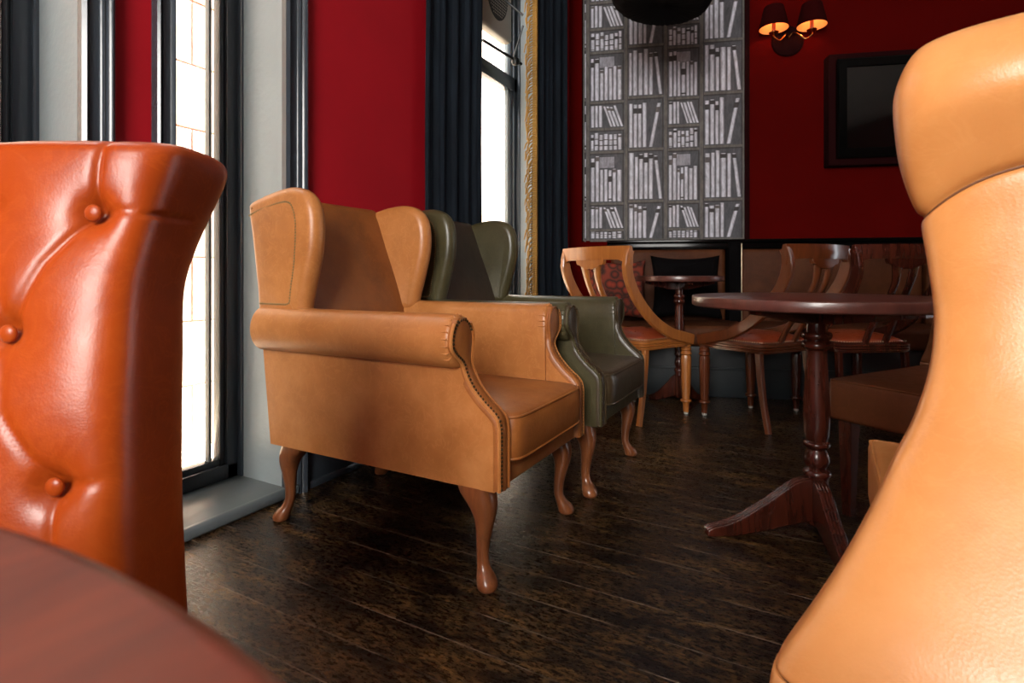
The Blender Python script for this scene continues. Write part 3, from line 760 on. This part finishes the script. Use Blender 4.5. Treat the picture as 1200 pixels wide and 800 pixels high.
def cushion(label, loc, rx, rz, w_, h_, m):
    bm = NB(); n = 18; rings = []
    for j in range(n+1):
        pass
    grid = {}
    for sgn in (-1, 1):
        for i in range(n+1):
            for j in range(n+1):
                u = -1+2*i/n; v = -1+2*j/n
                px = u*(1-.10*(1-v*v)*1.0*abs(u)**2); pz = v*(1-.12*(1-u*u)*abs(v)**2)
                th = .055*((1-u**4)*(1-v**4))**.5
                edge = i in (0, n) or j in (0, n)
                if edge and sgn == 1: continue
                grid[(sgn, i, j)] = bm.verts.new((px*w_/2, 0 if edge else sgn*th, pz*h_/2))
    g = lambda sg, i, j: grid[(-1 if (i in (0, n) or j in (0, n)) else sg, i, j)]
    for sg in (-1, 1):
        for i in range(n):
            for j in range(n): bm.faces.new((g(sg, i, j), g(sg, i+1, j), g(sg, i+1, j+1), g(sg, i, j+1)))
    o = obj('cushion', bm, m, sharp=0); o.location = loc; o.rotation_euler = (rx, 0, rz)
    return tag(o, label, 'cushion', 'scatter cushions on the bench')
wa = math.atan2(wdir.y, wdir.x)
s_, h_ = wpx(793, 345, .24); cushion('plain black square cushion leaning on the bench back', BW(s_+.06, .71, .25), math.radians(-14), wa, .48, .46, M['matblack'])
s_, h_ = wpx(740, 340, .24); cushion('red patterned cushion beside the plain black cushion', BW(s_-.10, .69, .25), math.radians(-14), wa+.1, .42, .44, M['cushion'])

# ------------------------------------------------------------------ printed bookcase wallpaper
def pm(name, c):
    m, nt, b = newmat(name, c, .7)
    n = N(nt, 'ShaderNodeTexNoise', Scale=38, Detail=6, Roughness=.8); nt.links.new(coords(nt, (1, 1, .35)), n.inputs['Vector'])
    lo = tuple(x*.55 for x in c[:3])+(1,); hi = tuple(min(1, x*1.35) for x in c[:3])+(1,)
    nt.links.new(ramp(nt, n.outputs[0], [(.32, lo), (.66, hi)]), b.inputs['Base Color']); return m
WM = [pm('print_grey', srgb(78,79,84)), pm('print_shelf', srgb(98,94,90)), pm('print_spine', srgb(202,203,214)), pm('print_spine_shade', srgb(144,144,154)), pm('print_dark', srgb(58,54,56)), pm('print_band', srgb(96,90,90))]
random.seed(4)
bm = NB()
s0, _ = wpx(683.5, 200); s1, _ = wpx(872, 200)
def quad(P, d, mi):
    f = bm.faces.new([bm.verts.new(Vector((s, d, h))) for s, h in P]); f.material_index = mi
ZT = CEIL-.02; ZB = 1.058
box(bm, s0, s1, .0005, .004, ZB, ZT, mi=0)
def rect(a, b_, z0, z1, d, mi): quad([(a, z0), (b_, z0), (b_, z1), (a, z1)], d, mi)
def book(x, w_, z0, z1, lean, band):
    """one printed spine; lean shears its top sideways"""
    h = z1-z0
    def st(a, b_, t0, t1, d, mi):
        quad([(x+w_*a+lean*t0, z0+h*t0), (x+w_*b_+lean*t0, z0+h*t0), (x+w_*b_+lean*t1, z0+h*t1), (x+w_*a+lean*t1, z0+h*t1)], d, mi)
    st(0, 1, 0, 1, .0046, 4); st(.08, .93, 0, .99, .0050, 3); st(.26, .74, 0, .985, .0054, 2)
    for (a, b_) in band: st(.08, .96, a, b_, .0058, 5 if random.random() < .5 else 4)
uprights = [wpx(p, 200)[0] for p in (689, 733.5, 780, 822)]
up_w = .016
cols_ = [(s0+.008, uprights[0]-up_w, 'B')]
for i in range(4):
    a = uprights[i]+up_w; b_ = (uprights[i+1]-up_w) if i < 3 else s1-.012
    cols_.append((a, b_, 'AB'[i % 2]))
def bands(k):
    return {0: [], 1: [(.78, .90)], 2: [(.05, .09), (.62, .80)], 3: [(.88, .97)], 4: [(.25, .32), (.60, .66)]}[k]
def fill(a, b_, z0, z1, kind):
    W = b_-a; H = z1-z0
    rect(a, b_, z0, z1, .0044, 0)
    rect(a, b_, z1-.012, z1+.0, .0045, 4); rect(b_-.010, b_, z0, z1, .0045, 4)
    x = a+.004
    def run(n, wtot, hlo, hhi, lean=0, bk=(0,1,2,3)):
        nonlocal x
        ws = [random.uniform(.8, 1.2) for _ in range(n)]; q = wtot/sum(ws)
        for w_ in ws:
            book(x, w_*q, z0+.008, z0+.008+H*random.uniform(hlo, hhi), lean, bands(random.choice(bk))); x += w_*q
    if W < .08: run(1, W*.8, .85, .93); return
    if kind == 'mini': run(7, W*.93, .70, .88, 0, (2, 4, 1, 4))
    elif kind == 'lean': run(3, W*.36, .86, .90, 0, (0, 3)); x += W*.22; run(4, W*.40, .78, .86, -W*.22, (0, 1))
    elif kind == 'tall':
        run(2, W*.27, .88, .94, 0, (3, 1)); rect(x, a+W*.72, z0+H*.70, z0+H*.92, .0046, 3)
        run(5, W*.66, .62, .72, 0, (0, 3, 2, 0))
    elif kind == 'back': run(5, W*.70, .84, .95, 0, (0, 3, 1, 0)); x += W*.14; run(1, W*.12, .86, .90, -W*.14, (3,))
    elif kind == 'fwd': run(4, W*.52, .84, .93, 0, (3, 1, 0, 1)); x += W*.04; run(1, W*.13, .86, .90, W*.24, (1,))
for a, b_, ty_ in cols_:
    if ty_ == 'A':
        rows_ = [(ZB, 1.137, 'mini'), (1.137, 1.342, 'lean'), (1.342, 1.739, 'tall'), (1.739, 1.917, 'mini'), (1.917, 2.124, 'lean'), (2.124, 2.510, 'tall'), (2.510, 2.69, 'mini'), (2.69, 2.895, 'lean'), (2.895, ZT, 'tall')]
    else:
        rows_ = [(ZB, 1.355, 'fwd'), (1.355, 1.75, 'back'), (1.75, 2.148, 'fwd'), (2.148, 2.54, 'back'), (2.54, 2.93, 'fwd'), (2.93, ZT, 'back')]
    for z0, z1, kd in rows_:
        fill(a, b_, z0+.010, z1-.006, kd); rect(a, b_, z0-.008, z0+.010, .0062, 1)
for u in uprights: rect(u-up_w*.7, u+up_w*.7, ZB, ZT, .0064, 1); rect(u+up_w*.7, u+up_w*.7+.004, ZB, ZT, .0064, 4)
rect(s0, s0+.007, ZB, ZT, .0066, 1); rect(s1-.012, s1, ZB, ZT, .0066, 1)
for v in bm.verts: v.co = BWM @ v.co
tag(obj('wallpaper_panel', bm, WM, smooth=False), 'grey wallpaper panel printed with shelves of pale old books', 'wallpaper')
bm = NB(); box(bm, s1, s1+.035, .0, .02, 1.05, CEIL, .003, M=BWM); box(bm, s0-.012, s0, .0, .012, 1.05, CEIL, .002, M=BWM); struct('trim_7', bm, M['maroon'])

# ------------------------------------------------------------------ television
s0t, ht = wpx(970.5, 64.5, .09); _, hb = wpx(970.5, 194.5, .09)
tv = thing('television', 'wall-mounted black television on the dark red wall', 'television', BW(s0t, hb, .001)); tv.rotation_euler = (0, 0, wa)
TW, TH = 1.35, ht-hb
bm = NB(); box(bm, .0, TW, -.10, 0, 0, TH, .006); obj('shadow_backing', bm, M['maroon'], tv)  # dark maroon box standing in for the shadow round the set
bm = NB()
fo = (.045, TW-.045, .045, TH-.045); fi = (.105, TW-.105, .11, TH-.105)
loft(bm, [[Vector((x, y, z)) for x, z in ((a, c), (b_, c), (b_, d), (a, d))] for (a, b_, c, d), y in ((fo, -.10), (fo, -.128), ((fo[0]+.01, fo[1]-.01, fo[2]+.01, fo[3]-.01), -.135), (fi, -.135), ((fi[0]+.004, fi[1]-.004, fi[2]+.004, fi[3]-.004), -.124))], caps=False)
obj('bezel', bm, M['black'], tv, sharp=30)
bm = NB(); box(bm, fi[0], fi[1], -.123, -.10, fi[2], fi[3]); obj('screen', bm, M['screen'], tv, smooth=False)
# ------------------------------------------------------------------ wall light
ss, hs = wpx(922.5, 49); sn = thing('wall_light', 'twin-arm brass wall light with dark red pleated shades', 'lamp', BW(ss, hs, 0)); sn.rotation_euler = (0, 0, wa)
bm = NB(); Mx = Matrix.Rotation(PI/2, 4, 'X'); lathe(bm, [(.105,0),(.11,.004),(.11,.012),(.10,.018),(.085,.020),(.07,.026),(.03,.030),(.002,.032)], 40, M=Mx); obj('backplate', bm, M['maroon'], sn, sharp=60)
for sx, out in ((-1, .125), (1, .125)):
    ex = sx*.125
    bm = NB(); tube(bm, catmull([(0,-.03,.01),(sx*.02,-.07,.035),(sx*.05,-.11,.0),(sx*.085,-out,-.035),(ex,-out-.005,-.01),(ex,-out,.015)], 8), .0055, 8); ar = obj('arm', bm, M['brass'], sn)
    bm = NB(); lathe(bm, [(.004,.010),(.012,.014),(.032,.020),(.034,.025),(.010,.026),(.006,.03)], 24, (ex,-out,0)); obj('drip_cup', bm, M['brass'], ar)
    bm = NB(); lathe(bm, [(.012,.030),(.012,.095),(.008,.098)], 20, (ex,-out,0)); obj('candle_tube', bm, M['candle'], ar)
    bm = NB(); lathe(bm, [(.006,.118),(.014,.135),(.016,.150),(.010,.17),(.002,.185)], 16, (ex,-out,0)); obj('bulb', bm, M['bulb'], ar)
    bm = NB(); zb, ztp, rb, rt = .050, .205, .098, .062
    for rr0, off in ((0, 0),):
        n = 72
        ring = lambda r, z, pl: [Vector((ex+(r+(pl if i % 2 else 0))*math.cos(2*PI*i/n), -out+(r+(pl if i % 2 else 0))*math.sin(2*PI*i/n), z)) for i in range(n)]
        loft(bm, [ring(rb, zb, 0), ring(rb+.001, zb+.004, 0), ring(rb-.002, zb+.006, .0018), ring(rt+.002, ztp-.006, .0018), ring(rt, ztp, 0)], caps=False)
    sh = obj('lamp_shade', bm, M['shade_out'], sn, sharp=0)
    bm = NB(); loft(bm, [ring(rb-.003, zb+.0005, 0), ring(rt-.003, ztp, 0)], caps=False); obj('shade_lining', bm, M['shade_in'], sh, sharp=0)
    bm = NB()
    bm.free()
    for q in range(4):
        bm = NB(); lathe(bm, [(.0005,-.016),(.005,-.008),(.003,-.002),(.0005,.004)], 8, (ex+.030*math.cos(q*PI/2+.5), -out+.030*math.sin(q*PI/2+.5), .013)); obj('crystal_drop', bm, M['glass'], ar)
    ld = bpy.data.lights.new('bulb_light', 'POINT'); ld.energy = 1.1; ld.color = (1,.50,.22); ld.shadow_soft_size = .02
    lo_ = bpy.data.objects.new('bulb_light', ld); COL.objects.link(lo_); lo_.parent = sn; lo_.location = (ex, -out, .125)

# ------------------------------------------------------------------ black hanging shade
px_, py_ = cw(.815, 3.0)
hp = thing('pendant_shade', 'black domed hanging shade in front of the book wallpaper at top of picture', 'ceiling lamp', (px_, py_, 2.25))
bm = NB(); n = 96; rings = []
for r, z in ((.02,.02),(.12,.004),(.20,.0),(.245,.022),(.27,.062),(.285,.12),(.29,.20),(.27,.32),(.22,.42),(.13,.48),(.03,.50)):
    rings.append([Vector((r*math.cos(2*PI*i/n)*(1+.012*math.sin(i*5)), r*math.sin(2*PI*i/n)*(1+.012*math.sin(i*7)), z-.035*math.cos(2*PI*i/n-YAW)*r/.29+.003*math.sin(i*9))) for i in range(n)])
loft(bm, rings); obj('shade', bm, M['matblack'], hp, sharp=0)
bm = NB(); tube(bm, [(0,0,.49),(0,0,CEIL-2.25)], .008, 8); lathe(bm, [(.05,CEIL-2.25-.03),(.06,CEIL-2.25)], 24); obj('rod', bm, M['iron'], hp)

# ------------------------------------------------------------------ curtains, window 3 fittings
def curtain(name_label, x0, y0, y1, seed, folds, amp=.035, taper=0):
    random.seed(seed); bm = NB(); ny = 220; nz = 26; V = []
    ph = [random.uniform(0, 6.28) for _ in range(6)]
    for j in range(nz+1):
        z = .02+(TOPZ+.12-.02)*j/nz; row = []
        for i in range(ny+1):
            u = i/ny; y = y0+(y1-y0)*u
            w1 = math.sin(u*folds*2*PI+ph[0]+.5*math.sin(u*5+ph[1])+.25*math.sin(z*1.3+ph[2]))
            w2 = math.sin(u*folds*5.1*PI+ph[3]+1.2*math.sin(z*.9)+2*math.sin(u*7))
            x = x0+amp*(w1*.75+w2*.28)*(.85+.15*math.sin(z*2+ph[4]))
            y += amp*.35*math.cos(u*folds*2*PI+ph[0])+.006*math.sin(z*3+ph[5])
            row.append(bm.verts.new((x, y, z)))
        V.append(row)
    for j in range(nz):
        for i in range(ny): bm.faces.new((V[j][i], V[j][i+1], V[j+1][i+1], V[j+1][i]))
    o = obj('curtain', bm, M['navy'], sharp=0)
    md = o.modifiers.new('thickness', 'SOLIDIFY'); md.thickness = .006
    return tag(o, name_label, 'curtain', 'navy velvet window curtains')
curtain('navy velvet curtain left of the far window, behind the armchairs', -1.618, 2.10, 2.63, 3, 4.5, .018)
c2 = curtain('navy velvet curtain edged with gold fringe beside the wallpaper', -1.50, 3.03, 3.56, 8, 4.5, .034)
fy0 = 3.03; fxx = -1.50
bm = NB()
for j in range(260):
    z = .05+j*.0118; random.seed(j)
    box(bm, fxx-.002, fxx+.030, fy0-.012, fy0+.004, z, z+.0105, .002, 1)
br = obj('braid', bm, M['gold'], c2)
bm = NB(); random.seed(11)
for j in range(190):
    z = .13+j*.0160; sw = random.uniform(.6, 1.7); dz = random.uniform(.06, .11)
    ln = (.034)*sw
    P = [Vector((fxx+.004, fy0-.006, z)), Vector((fxx-.012*sw+random.uniform(-.006,.006), fy0-.016-.1*ln, z-.015)), Vector((fxx-.020*sw, fy0-.022-.3*ln, z-.040)), Vector((fxx-.022*sw+random.uniform(-.008,.008), fy0-.022-.3*ln, z-.030-dz*.6))]
    tube(bm, P, [.0028,.0046,.0050,.0030], 6)
fr_ = obj('fringe', bm, M['gold'], c2); fr_['kind'] = 'stuff'
# lining edge of that curtain
# vent box in the upper pane
bm = NB(); box(bm, GX+.02, GX+.10, 2.98, 3.40, 2.42, 2.95, .02, 3)
vb = tag(obj('extractor_vent', bm, M['vent']), 'cream extractor vent with oval grille in the far window', 'vent')
bm = NB(); lathe(bm, [(.165,0),(.165,.004),(.001,.006)], 32, M=Matrix.Translation((GX+.10, 3.19, 2.72)) @ Matrix.Rotation(PI/2, 4, 'Y') @ Matrix.Diagonal((1.3, .9, 1, 1))); gr = obj('grille', bm, M['mesh_dark'], vb)
bm = NB()
for i in range(-9, 10):
    for j in range(-7, 8):
        if (i/10)**2+(j/8)**2 < 1: nail(bm, (GX+.106, 3.19+j*.018, 2.72+i*.020), (1,0,0), .005)
obj('grille_studs', bm, M['vent'], gr)
# iron stay bars
ib = thing('iron_window_stay', 'black iron rods bracketed across the far window reveal', 'bracket', (0,0,0))
def spx(px, py, x):                # point on the plane x = const seen at a spot of the photo
    r = (px-600)/FPX; dx = r*R2[0]+F2[0]; dy = r*R2[1]+F2[1]; k = x/dx; Z = k
    return Vector((x, dy*k, EYE+(321-py)*Z/FPX))
p1 = spx(566, 47, -1.80); p2 = spx(611, 75, -1.72); bm = NB(); tube(bm, [p1, p2], .010, 10); lathe(bm, [(.002,-.03),(.022,-.02),(.028,0),(.022,.02),(.002,.03)], 16, tuple(spx(604, 72, -1.73))); obj('rod', bm, M['iron'], ib)
p3 = spx(602, 66, -1.735); p4 = spx(613, 30, -1.66); bm = NB(); tube(bm, [p3, p4], .0065, 8); obj('rod', bm, M['iron'], ib)
p5 = spx(592, 0, -1.80); p6 = spx(613, 18, -1.70); bm = NB(); tube(bm, [p5, p6], .008, 8); obj('rod', bm, M['iron'], ib)
